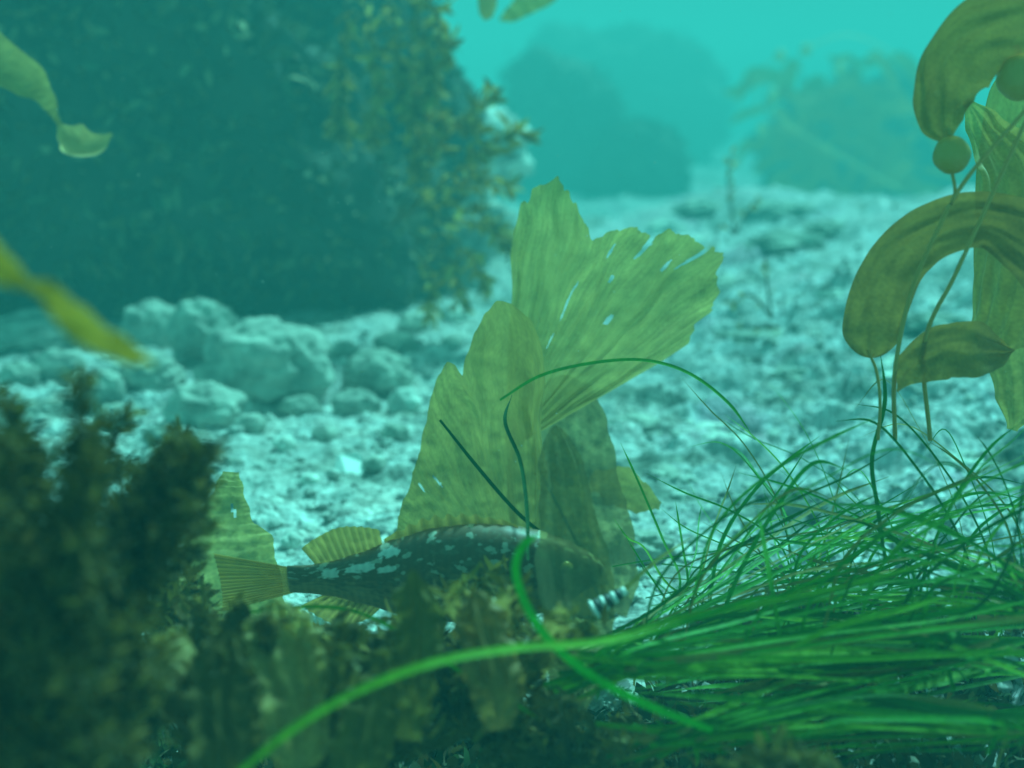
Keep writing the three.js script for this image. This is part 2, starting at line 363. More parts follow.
// ---------------------------------------------------------------- reefs and far rocks
// turf of small weeds over a rock: leaves rooted on its surface
function turfOn(t, g, n, len, cols, droop = 0.4, keep = () => true) {
  const L = new Leaves(), p = g.attributes.position, nm = g.attributes.normal, ix = g.index;
  const tri = ix.count / 3;
  for (let k = 0; k < n; k++) {
    const f = Math.floor(rnd() * tri) * 3, a = ix.getX(f), b = ix.getX(f + 1), c = ix.getX(f + 2);
    let u = rnd(), v = rnd(); if (u + v > 1) { u = 1 - u; v = 1 - v; }
    const o = V().fromBufferAttribute(p, a).multiplyScalar(1 - u - v).addScaledVector(V().fromBufferAttribute(p, b), u).addScaledVector(V().fromBufferAttribute(p, c), v);
    const N = V().fromBufferAttribute(nm, a);
    if (!keep(o, N)) continue;
    const l = len * R(0.5, 1.5) * (0.6 + 0.9 * clamp(0.5 + noise(o.x * 5, o.y * 5, o.z * 5)));
    const d = N.clone().addScaledVector(unit(), 0.9); d.y -= droop;
    L.add(o.addScaledVector(N, -0.01), d, unit(), l, l * R(0.22, 0.4), vary(cols[Math.floor(rnd() * cols.length)], 0.35));
  }
  part(t, 'algae_cover', L.build(), M.turf, 'stuff');
}
function reef(name, label, group, c, rx, ry, rz, n, len, cols, mat, z, amp = 0.3, detail = 24, turn = 0, keep, lean = 0) {
  const t = thing(name, label, 'reef rock', V(c.x, ground(c.x, c.z), c.z), group);
  const g = rockGeo(rx, ry, rz, detail, z, amp, 1.3); g.rotateY(turn);
  if (lean) { const p = g.attributes.position; for (let i = 0; i < p.count; i++) p.setX(i, p.getX(i) - lean * (p.getY(i) + 0.2)); }
  g.translate(c.x, c.y, c.z); g.computeVertexNormals();
  turfOn(t, g.clone(), n, len, cols, 0.4, keep);
  part(t, 'rock', g, mat);
  return t;
}
const darkWeed = [[0.10, 0.09, 0.035], [0.16, 0.12, 0.04], [0.07, 0.09, 0.05], [0.26, 0.22, 0.12]];
reef('reef_boulder', 'towering dark boulder shaggy with short weed above the stone heap', 'weedy reef boulders', V(-1.46, 0.62, -4.05), 1.2, 1.12, 0.85, 30000, 0.05, darkWeed, M.reef, 3.1, 0.3, 32, 0.2, (o) => o.z > -4.4, 0.24);
const farWeed = [[0.07, 0.08, 0.035], [0.10, 0.09, 0.03], [0.05, 0.07, 0.04]];
reef('reef_boulder', 'hazy rounded boulder with pale sandy crown beyond the gravel flat', 'weedy reef boulders', at(560, 150, 13.5), 0.64, 1.0, 0.7, 3000, 0.10, farWeed, M.farRock, 9.4, 0.3, 16, 0, (o, N) => N.y < 0.6);
reef('reef_boulder', 'hazy low boulder leaning against the pale-crowned far boulder', 'weedy reef boulders', at(640, 180, 12.5), 0.47, 0.62, 0.5, 2000, 0.09, farWeed, M.farRock, 14.2, 0.3, 14);
reef('reef_boulder', 'faint far boulder fading into the blue-green water', 'weedy reef boulders', at(600, 130, 21), 2.0, 1.5, 1.0, 2500, 0.14, farWeed, M.farRock, 21.7, 0.35, 16);
reef('reef_boulder', 'hazy mound of rock overgrown by the far kelp thicket', 'weedy reef boulders', at(862, 160, 13.0), 1.06, 0.9, 0.8, 4000, 0.12, farWeed, M.farRock, 33.3, 0.35, 16);
{ // sunlit pale rock glimpsed behind the fringe of brown weed
  const c = at(468, 150, 4.9), g = rockGeo(0.24, 0.17, 0.2, 12, 41.2, 0.35, 1.8);
  const m = mesh(numbered('pale_rock'), g, M.stonePale); m.position.set(c.x, c.y, c.z);
  tag(m, 'bright pale rock glimpsed behind the brown fringe of the dark reef', 'rock'); scene.add(m);
  const c2 = at(455, 225, 4.3), g2 = rockGeo(0.2, 0.16, 0.2, 12, 47.2, 0.4, 1.8);
  const m2 = mesh(numbered('pale_rock'), g2, M.stone); m2.position.set(c2.x, c2.y, c2.z);
  tag(m2, 'pale lumpy rock below the brightest one behind the weed fringe', 'rock'); scene.add(m2);
}

// ---------------------------------------------------------------- bushy brown weed
// branches given as rows of points; lance leaves along them
function bush(name, label, category, group, branches, o) {
  const { cols, len = 0.03, per = 60, wid = 0.3, r = 0.003, mat = M.turf, stem = M.brownDark, spread = 0.9, even = false } = o;
  const base = branches[0][0], t = thing(name, label, category, base.clone(), group), L = new Leaves(), stems = [];
  for (const b of branches) {
    stems.push(tube(b, r, r * 0.4, 14, 5));
    const c = new THREE.CatmullRomCurve3(b), l = c.getLength();
    const n = Math.round(per * l / 0.3);
    for (let k = 0; k < n; k++) {
      const u = clamp(0.08 + 0.92 * (even ? rnd() : Math.sqrt(rnd()))), p = c.getPoint(u), T = c.getTangent(u);
      const d = T.clone().multiplyScalar(0.8).addScaledVector(unit(), spread), s = len * R(0.5, 1.4);
      L.add(p.addScaledVector(unit(), len * 0.25), d, unit(), s, s * wid * R(0.7, 1.3), vary(cols[Math.floor(rnd() * cols.length)], 0.4));
    }
  }
  part(t, 'stem', mergeGeometries(stems), stem);
  part(t, 'foliage', L.build(), mat, 'stuff');
  return t;
}
const br = rows => rows.map(([x, y, d]) => at(x, y, d));
const fringeCols = [[0.40, 0.24, 0.04], [0.52, 0.32, 0.06], [0.24, 0.16, 0.04], [0.60, 0.40, 0.10]];
const weedMat = new THREE.MeshPhysicalMaterial({ color: rgb(1, 1, 1), vertexColors: true, roughness: 0.9, transmission: 0.45, thickness: 0, side: THREE.DoubleSide, specularIntensity: 0.3 });
const fr = { cols: fringeCols, len: 0.05, per: 60, wid: 0.28, r: 0.003, mat: weedMat };
bush('brown_weed', 'brown lance-leaved weed reaching out sideways from the dark reef over pale rock', 'seaweed', 'brown weeds fringing the reef', [br([[385, 230, 3.2], [430, 190, 3.05], [475, 160, 3.0], [518, 130, 3.0]]), br([[385, 230, 3.2], [435, 195, 3.1], [470, 180, 3.05], [510, 185, 3.0]]), br([[400, 220, 3.2], [440, 205, 3.1], [480, 215, 3.05], [505, 240, 3.0]]), br([[395, 215, 3.2], [430, 165, 3.1], [450, 130, 3.05], [495, 95, 3.0]]), br([[395, 225, 3.2], [430, 150, 3.1], [440, 120, 3.05], [480, 130, 3.0]])], fr);
bush('brown_weed', 'tall brown weed hanging down the upper edge of the dark reef', 'seaweed', 'brown weeds fringing the reef', [br([[355, -30, 3.3], [370, 30, 3.1], [378, 80, 3.05], [372, 140, 3.05]]), br([[375, -30, 3.3], [395, 20, 3.1], [400, 70, 3.05], [408, 120, 3.0]]), br([[390, -40, 3.3], [410, 0, 3.1], [425, 50, 3.05], [432, 100, 3.0]]), br([[400, -40, 3.3], [425, -10, 3.1], [440, 20, 3.05], [445, 60, 3.0]]), br([[345, -30, 3.3], [345, 40, 3.1], [340, 90, 3.1], [345, 130, 3.1]]), br([[400, -10, 3.3], [412, 60, 3.1], [420, 110, 3.05], [418, 170, 3.05]])], { ...fr, per: 75 });
bush('brown_weed', 'drooping brown weed at the lower corner of the dark reef', 'seaweed', 'brown weeds fringing the reef', [br([[415, 240, 3.2], [445, 235, 3.1], [470, 255, 3.05], [488, 290, 3.0]]), br([[415, 240, 3.2], [440, 250, 3.1], [455, 275, 3.05], [460, 305, 3.0]]), br([[420, 230, 3.2], [455, 220, 3.1], [490, 225, 3.05], [512, 250, 3.0]]), br([[410, 250, 3.2], [425, 265, 3.1], [435, 290, 3.05], [430, 315, 3.05]])], { ...fr, len: 0.04, per: 60 });

// ---------------------------------------------------------------- far kelp thicket
{
  const root = at(850, 225, 10.8), t = thing('kelp_thicket', 'hazy kelp plant with small pale floats in front of the far mound', 'kelp', root);
  for (let k = 0; k < 15; k++) {
    const x = 765 + k * 11 + R(-8, 8), top = 40 + R(0, 60) + Math.abs(k - 8) * 5, d = R(10.2, 11.2);
    const stem = px([[850 + R(-20, 20), 222, 10.8, 0], [(x + 850) / 2 + R(-10, 10), 160, d, 0], [x, (top + 150) / 2, d, 0], [x + R(-8, 8), top, d, 0]]).map(q => q.p);
    part(t, 'stipe', tube(stem, 0.008, 0.006, 16, 5), M.stipe);
    for (let m = 0; m < 5; m++) {
      const y = top + m * R(18, 28), s = rnd() < 0.5 ? -1 : 1, l = R(25, 55), w = R(4, 9);
      part(t, 'blade', sheet(px([[x, y, d, 1], [x + s * l * 0.3, y + R(-6, 6), d, w], [x + s * l * 0.7, y + R(0, 22), d - 0.05, w], [x + s * l, y + R(10, 45), d - 0.1, 1]]), { nl: 14, nw: 4, ripple: 0.01, face: V(R(-0.5, 0.5), R(0, 0.6), 1) }), M.kelpOld);
    }
  }
  for (const [x, y] of [[780, 56], [806, 50], [773, 95], [840, 70], [762, 130]]) {
    const g = new THREE.SphereGeometry(0.044, 16, 12); g.scale(1, 1.2, 1); const c = at(x, y, 9.6); g.translate(c.x, c.y, c.z); part(t, 'float_bulb', g, M.palePlant);
  }
  for (const rows of [[[755, 110, 9.6], [762, 70, 9.6], [780, 56, 9.6]], [[773, 95, 9.6], [785, 75, 9.6], [806, 50, 9.6], [850, 35, 9.7], [905, 60, 9.8]], [[780, 120, 9.6], [830, 150, 9.6], [900, 190, 9.7]]]) part(t, 'stipe', tube(br(rows), 0.006, 0.005, 20, 5), M.palePlant);
}
// hazy kelp tips hanging into the picture from above
{
  const t = thing('drifting_kelp', 'pale yellow kelp tip hanging from above over the open water', 'kelp', at(487, -60, 2.6));
  part(t, 'blade', sheet(px([[490, -70, 2.6, 9], [489, -20, 2.6, 10], [487, 5, 2.6, 9.5], [486, 15, 2.6, 7], [485, 20, 2.6, 2]]), { nl: 16, nw: 6, cup: 0.25 }), M.kelpPale);
  const u = thing('drifting_kelp', 'orange-brown kelp blade hanging edge-on beside the pale kelp tip', 'kelp', at(530, -50, 3));
  part(u, 'blade', sheet(px([[560, -50, 3, 10], [548, -12, 3, 14], [528, 2, 3, 12], [512, 14, 3, 8], [500, 20, 3, 2]]), { nl: 20, nw: 6, ripple: 0.006 }), M.kelpOld);
}

// ---------------------------------------------------------------- thin weeds on the bank
bush('wispy_weed', 'thin wispy brown weed standing on the crest of the pale bank', 'seaweed', 'wispy weeds on the pale bank', [br([[735, 235, 3.6], [732, 210, 3.6], [728, 180, 3.6], [732, 150, 3.6]]), br([[735, 235, 3.6], [745, 215, 3.6], [760, 195, 3.6]]), br([[735, 235, 3.6], [722, 225, 3.6], [712, 250, 3.6]])], { ...fr, len: 0.025, per: 26, r: 0.004 });
bush('wispy_weed', 'forked wispy brown weed lying on the slope of the pale bank', 'seaweed', 'wispy weeds on the pale bank', [br([[772, 318, 2.9], [768, 290, 2.9], [765, 262, 2.9]]), br([[772, 318, 2.9], [750, 295, 2.9], [728, 305, 2.9]]), br([[765, 325, 2.9], [780, 328, 2.9], [740, 328, 2.9]])], { ...fr, len: 0.022, per: 26, r: 0.004 });

// ---------------------------------------------------------------- central kelp
{
  const t = thing('giant_kelp', 'large tattered olive kelp fanning upright behind the fish', 'kelp', onFloor(520, 600).setY(0));
  const K = { nl: 110, nw: 40, jag: 0.10, jagN: 8 };
  part(t, 'blade', fan(505, 452, 1.48, [[509, 330], [506, 290], [506, 262], [510, 236], [522, 205], [537, 187], [553, 181], [568, 188], [578, 205], [582, 222], [588, 238], [600, 236], [614, 228], [632, 226], [648, 236], [662, 230], [680, 231], [695, 242], [712, 244], [724, 256], [718, 274], [721, 288], [710, 301], [711, 313], [693, 328], [690, 344], [664, 361]], { nt: 260, nr: 90, pleat: 0.0042, pleatN: 60, bow: 0.05, lean: 0.05, fray: 0.028, frayN: 24, holes: [[0.36, 0.70, 0.006, 0.09, 0.05], [0.345, 0.52, 0.006, 0.05], [0.63, 0.60, 0.012, 0.022], [0.52, 0.78, 0.012, 0.02], [0.67, 0.86, 0.010, 0.03], [0.45, 0.9, 0.006, 0.04], [0.55, 0.97, 0.008, 0.08], [0.72, 0.97, 0.008, 0.10]] }), M.kelp);
  part(t, 'blade', fan(525, 615, 1.40, [[545, 520], [543, 455], [541, 405], [537, 345], [530, 316], [516, 302], [502, 302], [486, 313], [472, 332], [466, 354], [463, 376], [456, 366], [446, 361], [440, 374], [434, 396], [428, 424], [418, 460], [405, 498], [394, 542]], { nt: 220, nr: 90, pleat: 0.0036, pleatN: 40, bow: -0.03, lean: -0.03, fray: 0.014, frayN: 16, holes: [[0.60, 0.82, 0.006, 0.04, 0.1], [0.70, 0.9, 0.008, 0.03]] }), M.kelpOld);
  part(t, 'blade', sheet(px([[590, 640, 1.5, 30], [586, 585, 1.5, 52], [580, 525, 1.5, 50], [574, 470, 1.51, 44], [568, 420, 1.52, 38], [562, 375, 1.53, 34]]), { ...K, round: 0.8, wrinkle: 0.003, wrinkleN: 3, cup: 0.2, jag: 0.12, face: V(0.3, 0.2, 1) }), M.kelpThin);
  part(t, 'stipe', tube(br([[530, 640, 1.45], [516, 540, 1.46], [510, 470, 1.46], [515, 420, 1.5]]), 0.005, 0.004), M.stipe);
}
{ // broad leaf standing before the head of the fish
  const t = thing('kelp_frond', 'thin pale kelp leaf standing before the head of the fish', 'kelp', at(565, 720, 0.98), 'short kelp blades near the fish');
  part(t, 'blade', sheet(px([[574, 720, 1.0, 12], [576, 670, 1.0, 32], [576, 620, 1.01, 40], [572, 570, 1.02, 38], [567, 520, 1.03, 32], [562, 470, 1.04, 24], [556, 425, 1.05, 16]]), { nl: 80, nw: 24, round: 0.85, wrinkle: 0.003, wrinkleN: 3, jag: 0.16, jagN: 6, cup: 0.15, face: V(0.35, 0.15, 1) }), M.kelpThin);
}
{ // small leaf beside it, and the pointed blade behind the tail
  const t = thing('kelp_frond', 'small brown kelp leaf low on the pale bank beside the large kelp', 'kelp', at(655, 510, 1.55), 'short kelp blades near the fish');
  part(t, 'blade', sheet(px([[660, 506, 1.5, 4], [640, 498, 1.52, 16], [618, 488, 1.55, 20], [600, 484, 1.57, 14], [588, 490, 1.58, 3]]), { nl: 30, nw: 10, ripple: 0.004, jag: 0.2, cup: 0.3 }), M.kelpOld);
  const u = thing('kelp_frond', 'upright pointed kelp blade behind the tail of the fish', 'kelp', at(240, 640, 1.3), 'short kelp blades near the fish');
  part(u, 'blade', sheet(px([[238, 660, 1.28, 50], [235, 600, 1.3, 48], [228, 550, 1.32, 46, 42], [228, 515, 1.34, 22, 30], [229, 488, 1.35, 14], [231, 472, 1.36, 8]]), { nl: 50, nw: 16, ripple: 0.004, jag: 0.12, cup: 0.15, holes: [[0.62, -0.3, 0.05, 0.1, 2]] }), M.kelp);
}

// ---------------------------------------------------------------- kelp at the right edge
{
  const t = thing('bull_kelp', 'large brown kelp with round floats rising beside the seagrass', 'kelp', onFloor(960, 560).setY(0));
  const K = { nl: 80, nw: 24, jag: 0.05, jagN: 5 };
  part(t, 'blade', sheet(px([[947, 142, 1.05, 14, 16], [941, 124, 1.05, 24, 24], [938, 98, 1.05, 36, 28], [950, 64, 1.04, 46, 34], [985, 34, 1.03, 40, 44], [1040, 22, 1.02, 44, 50], [1100, 20, 1.02, 40]]), { ...K, roundStart: 0.12, jag: 0.03, wrinkle: 0.004, wrinkleN: 3, cup: 0.2, face: V(0.1, -0.1, 1) }), M.kelpDark);
  part(t, 'blade', sheet(px([[870, 358, 1.12, 26], [872, 328, 1.12, 29], [882, 292, 1.11, 31, 30], [905, 252, 1.10, 30, 28], [942, 228, 1.09, 28, 28], [985, 222, 1.08, 26, 30], [1030, 244, 1.07, 34, 40], [1070, 284, 1.07, 40]]), { ...K, roundStart: 0.1, wrinkle: 0.004, wrinkleN: 2, ripple: 0.003, rippleN: 4, cup: 0.12, face: V(-0.2, 0.3, 1) }), M.kelpDark);
  part(t, 'blade', sheet(px([[966, 100, 1.2, 5], [982, 125, 1.2, 20], [1008, 170, 1.19, 40, 40], [1012, 230, 1.18, 46, 50], [1004, 290, 1.17, 48, 50], [994, 330, 1.17, 38], [985, 356, 1.17, 6]]), { ...K, wrinkle: 0.005, wrinkleN: 4, cup: 0.3, face: V(0.3, 0.1, 1) }), M.kelpOld);
  part(t, 'blade', sheet(px([[897, 392, 1.1, 4], [912, 368, 1.1, 20], [940, 352, 1.1, 28], [972, 350, 1.1, 28], [1000, 352, 1.12, 16], [1015, 350, 1.12, 4]]), { ...K, round: 0.8, roundStart: 0.2, wrinkle: 0.003, wrinkleN: 2, cup: 0.2, jag: 0.1 }), M.kelpDark);
  part(t, 'blade', sheet(px([[1050, 60, 1.25, 24], [1028, 110, 1.25, 50], [1022, 180, 1.25, 56], [1018, 250, 1.24, 56], [1018, 330, 1.24, 50], [1020, 400, 1.23, 30], [1012, 430, 1.23, 6]]), { ...K, wrinkle: 0.004, wrinkleN: 3, cup: 0.2 }), M.kelpOld);
  const stipes = [[[895, 440, 1.14], [895, 370, 1.1], [912, 290, 1.08], [940, 225, 1.05], [962, 185, 1.03], [1030, 105, 1.0]], [[930, 440, 1.14], [925, 340, 1.1], [955, 275, 1.07], [985, 210, 1.05], [1040, 90, 1.02]], [[878, 440, 1.13], [880, 400, 1.12], [876, 370, 1.12], [868, 350, 1.12]], [[952, 172, 1.04], [955, 190, 1.04], [952, 205, 1.05]]];
  stipes.forEach((r, i) => part(t, 'stipe', tube(br(r), i < 2 ? 0.0022 : 0.0016, i < 2 ? 0.0018 : 0.0014, 40), M.stipe));
  for (const [x, y, r] of [[952, 157, 18], [1020, 80, 22]]) {
    const d = 1.04, pts = []; const rr = r * d / FPX;
    for (let k = 0; k <= 24; k++) { const a = k / 24 * Math.PI; pts.push(new THREE.Vector2(Math.max(0.0005, rr * Math.sin(a) * (1 - 0.10 * Math.cos(a) + 0.03 * Math.sin(5 * a))), -rr * (1.06 - 0.12 * Math.cos(a)) * Math.cos(a))); }
    const g = new THREE.LatheGeometry(pts, 28); g.rotateZ(0.25); const c = at(x, y, d); g.translate(c.x, c.y, c.z);
    const b = part(t, 'float_bulb', g, M.bulb);
    const n = tube([at(x, y - r * 0.8, d), at(x - 2, y - r * 1.25, d), at(x - 4, y - r * 1.6, d)], 0.003, 0.002, 8); n.translate(-t.position.x, -t.position.y, -t.position.z);
    b.add(mesh('neck', n, M.bulb));
  }
}

// ---------------------------------------------------------------- drifting kelp at the left edge
{
  const t = thing('drifting_kelp', 'yellow-brown kelp strip drifting over the grey boulders', 'kelp', at(-20, 240, 0.52));
  part(t, 'blade', sheet(px([[-40, 225, 0.50, 20], [0, 268, 0.51, 16], [28, 284, 0.52, 6], [52, 295, 0.52, 13], [75, 318, 0.53, 17], [105, 340, 0.54, 16], [135, 355, 0.55, 11], [155, 366, 0.56, 2]]), { nl: 60, nw: 10, ripple: 0.003, rippleN: 5, cup: 0.3, twist: 0.6 }), M.kelpBright);
  const u = thing('drifting_kelp', 'thin kelp blade with curled pale-rimmed tip drifting before the dark reef', 'kelp', at(-20, 40, 1.95));
  part(u, 'blade', sheet(px([[-40, 20, 1.95, 20], [0, 62, 1.95, 22], [28, 80, 1.96, 19], [46, 98, 1.97, 9], [56, 118, 1.98, 3], [60, 125, 1.98, 2]]), { nl: 40, nw: 8, ripple: 0.004, cup: 0.3 }), M.kelpOld);
  part(u, 'blade_tip', sheet(px([[58, 122, 1.98, 2], [68, 138, 1.98, 10, 16], [80, 146, 1.97, 18, 18], [95, 146, 1.97, 17, 14], [112, 134, 1.97, 2]]), { nl: 30, nw: 10, cup: 0.7, face: V(0.1, 0.6, 1) }), M.kelpPale);
}

// ---------------------------------------------------------------- fish
{
  const D = 1.12, S = D / FPX;                       // metres per pixel at the fish
  const nose = at(604, 566, D), tailRoot = at(290, 578, D + 0.03);
  const t = thing('kelp_bass', 'mottled brown fish with white blotches swimming behind brown seaweed', 'fish', at(440, 560, D));
  const ax = nose.clone().sub(tailRoot), L = ax.length(), X = ax.clone().normalize();
  const Zs = V(0, 0, 1).addScaledVector(X, -X.z).normalize(), Y = V().crossVectors(Zs, X).normalize();
  // profile rows: u from tail root to nose, upper and lower edge and half thickness in px
  const prof = [[0, 15, -14, 4], [0.06, 15, -15, 6], [0.14, 19, -18, 9], [0.24, 28, -26, 15], [0.36, 42, -38, 21], [0.48, 52, -46, 26], [0.6, 55, -50, 29], [0.7, 52, -49, 30], [0.8, 43, -42, 28], [0.88, 32, -33, 23], [0.95, 18, -21, 15], [0.985, 8, -11, 8], [1, 1, -3, 1.5]];
  const lerpP = u => { let k = 0; while (k < prof.length - 2 && prof[k + 1][0] < u) k++; const a = prof[k], b = prof[k + 1], f = clamp((u - a[0]) / (b[0] - a[0])); const s = f * f * (3 - 2 * f) * 0.4 + f * 0.6; return [1, 2, 3].map(i => (a[i] + (b[i] - a[i]) * s) * S); };
  const bend = u => Math.sin(u * 2.6 + 0.3) * 0.012;
  const P = (u, y, z) => tailRoot.clone().addScaledVector(X, u * L).addScaledVector(Y, y).addScaledVector(Zs, z + bend(u));
  // skin
  const tex = noiseTex(512, (a, b) => {
    const u = a, v = b;                              // v: 0 belly .. 1 back
    const m = fbm(u * 26, v * 14, 3, 3), bar = Math.sin(u * 46 + 2.5 * noise(u * 6, v * 5, 8)) * 0.5;
    let dark = smooth(0.25, 0.6, v + 0.25 * m + 0.14 * bar);
    let c = [0.46, 0.28, 0.12];
    const mx = (k, q) => { c = c.map((x, i) => x * (1 - k) + q[i] * k); };
    mx(dark * 0.9, [0.15, 0.065, 0.03]);
    mx(0.6 * smooth(0.15, 0.5, fbm(u * 34 + 5, v * 18, 12, 3)) , [0.24, 0.2, 0.12]);
    mx(0.75 * smooth(0.28, 0.42, fbm(u * 20 + 3, v * 9, 21, 4)) * smooth(0.5, 0.62, v), [0.66, 0.62, 0.50]);
    for (const [bu, bv, ru, rv] of [[0.245, 0.78, 0.050, 0.075], [0.345, 0.90, 0.036, 0.05], [0.335, 0.70, 0.034, 0.045], [0.145, 0.74, 0.03, 0.12]]) {
      const q = ((u - bu) / ru) ** 4 + ((v - bv) / rv) ** 2 + 1.1 * fbm(u * 50, v * 22, 4, 2);
      mx(0.95 * smooth(1.2, 0.6, q), [0.86, 0.86, 0.80]);
    }
    const sc = 0.88 + 0.12 * Math.sin(u * 260 + Math.floor(v * 46) % 2 * 3.14) * Math.sin(v * 145);
    return c.map(x => Math.pow(clamp(x * sc), 1 / 2.2));
  }, true);
  tex.wrapS = tex.wrapT = THREE.ClampToEdgeWrapping;
  const nu = 80, nv = 40, pos = [], uv = [], idx = [];
  for (let i = 0; i <= nu; i++) {
    const u = i / nu, [hi, lo, th] = lerpP(u), mid = (hi + lo) / 2, hh = (hi - lo) / 2;
    for (let j = 0; j <= nv; j++) {
      const a = j / nv * Math.PI * 2, y = Math.cos(a), z = Math.sin(a);
      // mouth line: a slight crease near the snout
      const crease = u > 0.9 ? 0.12 * Math.exp(-(((y + 0.15) / 0.12) ** 2)) * smooth(0.9, 0.94, u) : 0;
      const gill = 0.10 * Math.exp(-(((u - 0.765 - 0.03 * (1 - y * y)) / 0.012) ** 2)) * (1 - Math.abs(y));
      const q = P(u, mid + hh * y, th * Math.sign(z) * Math.pow(Math.abs(z), 0.85) * (1 - crease - gill));
      pos.push(q.x, q.y, q.z); uv.push(u, 0.5 + 0.5 * y);
    }
  }
  for (let i = 0; i < nu; i++) for (let j = 0; j < nv; j++) { const a = i * (nv + 1) + j; idx.push(a, a + 1, a + nv + 2, a, a + nv + 2, a + nv + 1); }
  for (const [r, f] of [[0, 1], [nu, -1]]) for (let j = 1; j < nv - 1; j++) { const a = r * (nv + 1); f > 0 ? idx.push(a, a + j + 1, a + j) : idx.push(a, a + j, a + j + 1); }
  const g = new THREE.BufferGeometry();
  g.setAttribute('position', new THREE.Float32BufferAttribute(pos, 3)); g.setAttribute('uv', new THREE.Float32BufferAttribute(uv, 2)); g.setIndex(idx); g.computeVertexNormals();
  part(t, 'body', g, std(rgb(1, 1, 1), 0.5, { map: tex }));
  // fins: rayed membranes, rows from root to rim
  const finMat = leafMat(rgb(0.80, 0.50, 0.14), 0.6, 0.66, { map: null, vertexColors: true });
  function fin(name, n, rootOf, rimOf, rays = 12, dark = 0) {
    const m = 6, p = [], c = [], ix = [];
    for (let i = 0; i <= n; i++) for (let j = 0; j <= m; j++) {
      const a = i / n, b = j / m, A = rootOf(a), B = rimOf(a), q = A.lerp(B, b), ray = Math.cos(a * rays * 6.283);
      q.addScaledVector(Zs, 0.0012 * ray);
      p.push(q.x, q.y, q.z); const k = (ray > 0.2 ? 0.72 : 1) * (1 - dark * (1 - b) * (0.7 + 0.5 * noise(a * 9, b * 5, 3)));
      c.push(k, k, k);
    }
    for (let i = 0; i < n; i++) for (let j = 0; j < m; j++) { const a = i * (m + 1) + j; ix.push(a, a + 1, a + m + 2, a, a + m + 2, a + m + 1); }
    const f = new THREE.BufferGeometry(); f.setAttribute('position', new THREE.Float32BufferAttribute(p, 3)); f.setAttribute('color', new THREE.Float32BufferAttribute(c, 3)); f.setIndex(ix); f.computeVertexNormals();
    return part(t, name, f, finMat);
  }
  const top = u => lerpP(u)[0], bot = u => lerpP(u)[1];
  // tail fan
  fin('tail_fin', 60, a => P(0.025, (a - 0.5) * 26 * S, 0), a => P(-(78 - 8 * Math.sin(a * Math.PI)) * S / L, (-6 + (a - 0.5) * 66 + 3) * S, 0.012 * Math.sin(a * 3)), 16, 0.3);
  // soft dorsal, spiny dorsal, anal
  fin('soft_dorsal_fin', 44, a => P(0.1 + 0.22 * a, top(0.1 + 0.22 * a) - 3 * S, 0), a => P(0.055 + 0.26 * a, top(0.1 + 0.22 * a) + (4 + 26 * Math.pow(Math.sin(Math.PI * clamp(a * 0.8 + 0.12)), 0.7)) * S, 0), 11, 0.3);
  fin('spiny_dorsal_fin', 90, a => P(0.33 + 0.42 * a, top(0.33 + 0.42 * a) - 3 * S, 0), a => P(0.325 + 0.42 * a, top(0.33 + 0.42 * a) + (3 + 11 * Math.sin(Math.PI * Math.pow(a, 0.8)) * (0.72 + 0.28 * Math.cos(a * 10 * 6.283))) * S, 0), 10, 0.75);
  fin('anal_fin', 40, a => P(0.12 + 0.18 * a, bot(0.12 + 0.18 * a) + 3 * S, 0), a => P(0.03 + 0.22 * a, bot(0.12 + 0.18 * a) - (4 + 22 * Math.sin(Math.PI * clamp(0.1 + a * 0.8))) * S, 0), 9, 0.1);
  fin('pelvic_fin', 24, a => P(0.58 + 0.04 * a, bot(0.6) + 3 * S, 0.008), a => P(0.44 + 0.1 * a, bot(0.6) - (10 + 12 * a) * S, 0.018), 6, 0.1);
  fin('pectoral_fin', 30, a => P(0.73, (-8 - 12 * a) * S, 29 * S), a => P(0.53 + 0.05 * Math.sin(a * 3.14), (6 - 46 * a) * S, 44 * S), 9, 0.1);
  for (const s of [-1, 1]) {
    const e = new THREE.SphereGeometry(8 * S, 18, 12), c = P(0.885, 9 * S, s * 17 * S); e.translate(c.x, c.y, c.z);
    const o = part(t, 'eye', e, std(rgb(0.45, 0.35, 0.1), 0.25));
    const pu = new THREE.SphereGeometry(4.6 * S, 14, 10), c2 = P(0.885, 9 * S, s * 21.5 * S); pu.translate(c2.x - t.position.x, c2.y - t.position.y, c2.z - t.position.z);
    o.add(mesh('pupil', pu, std(rgb(0.01, 0.01, 0.012), 0.1)));
  }
}

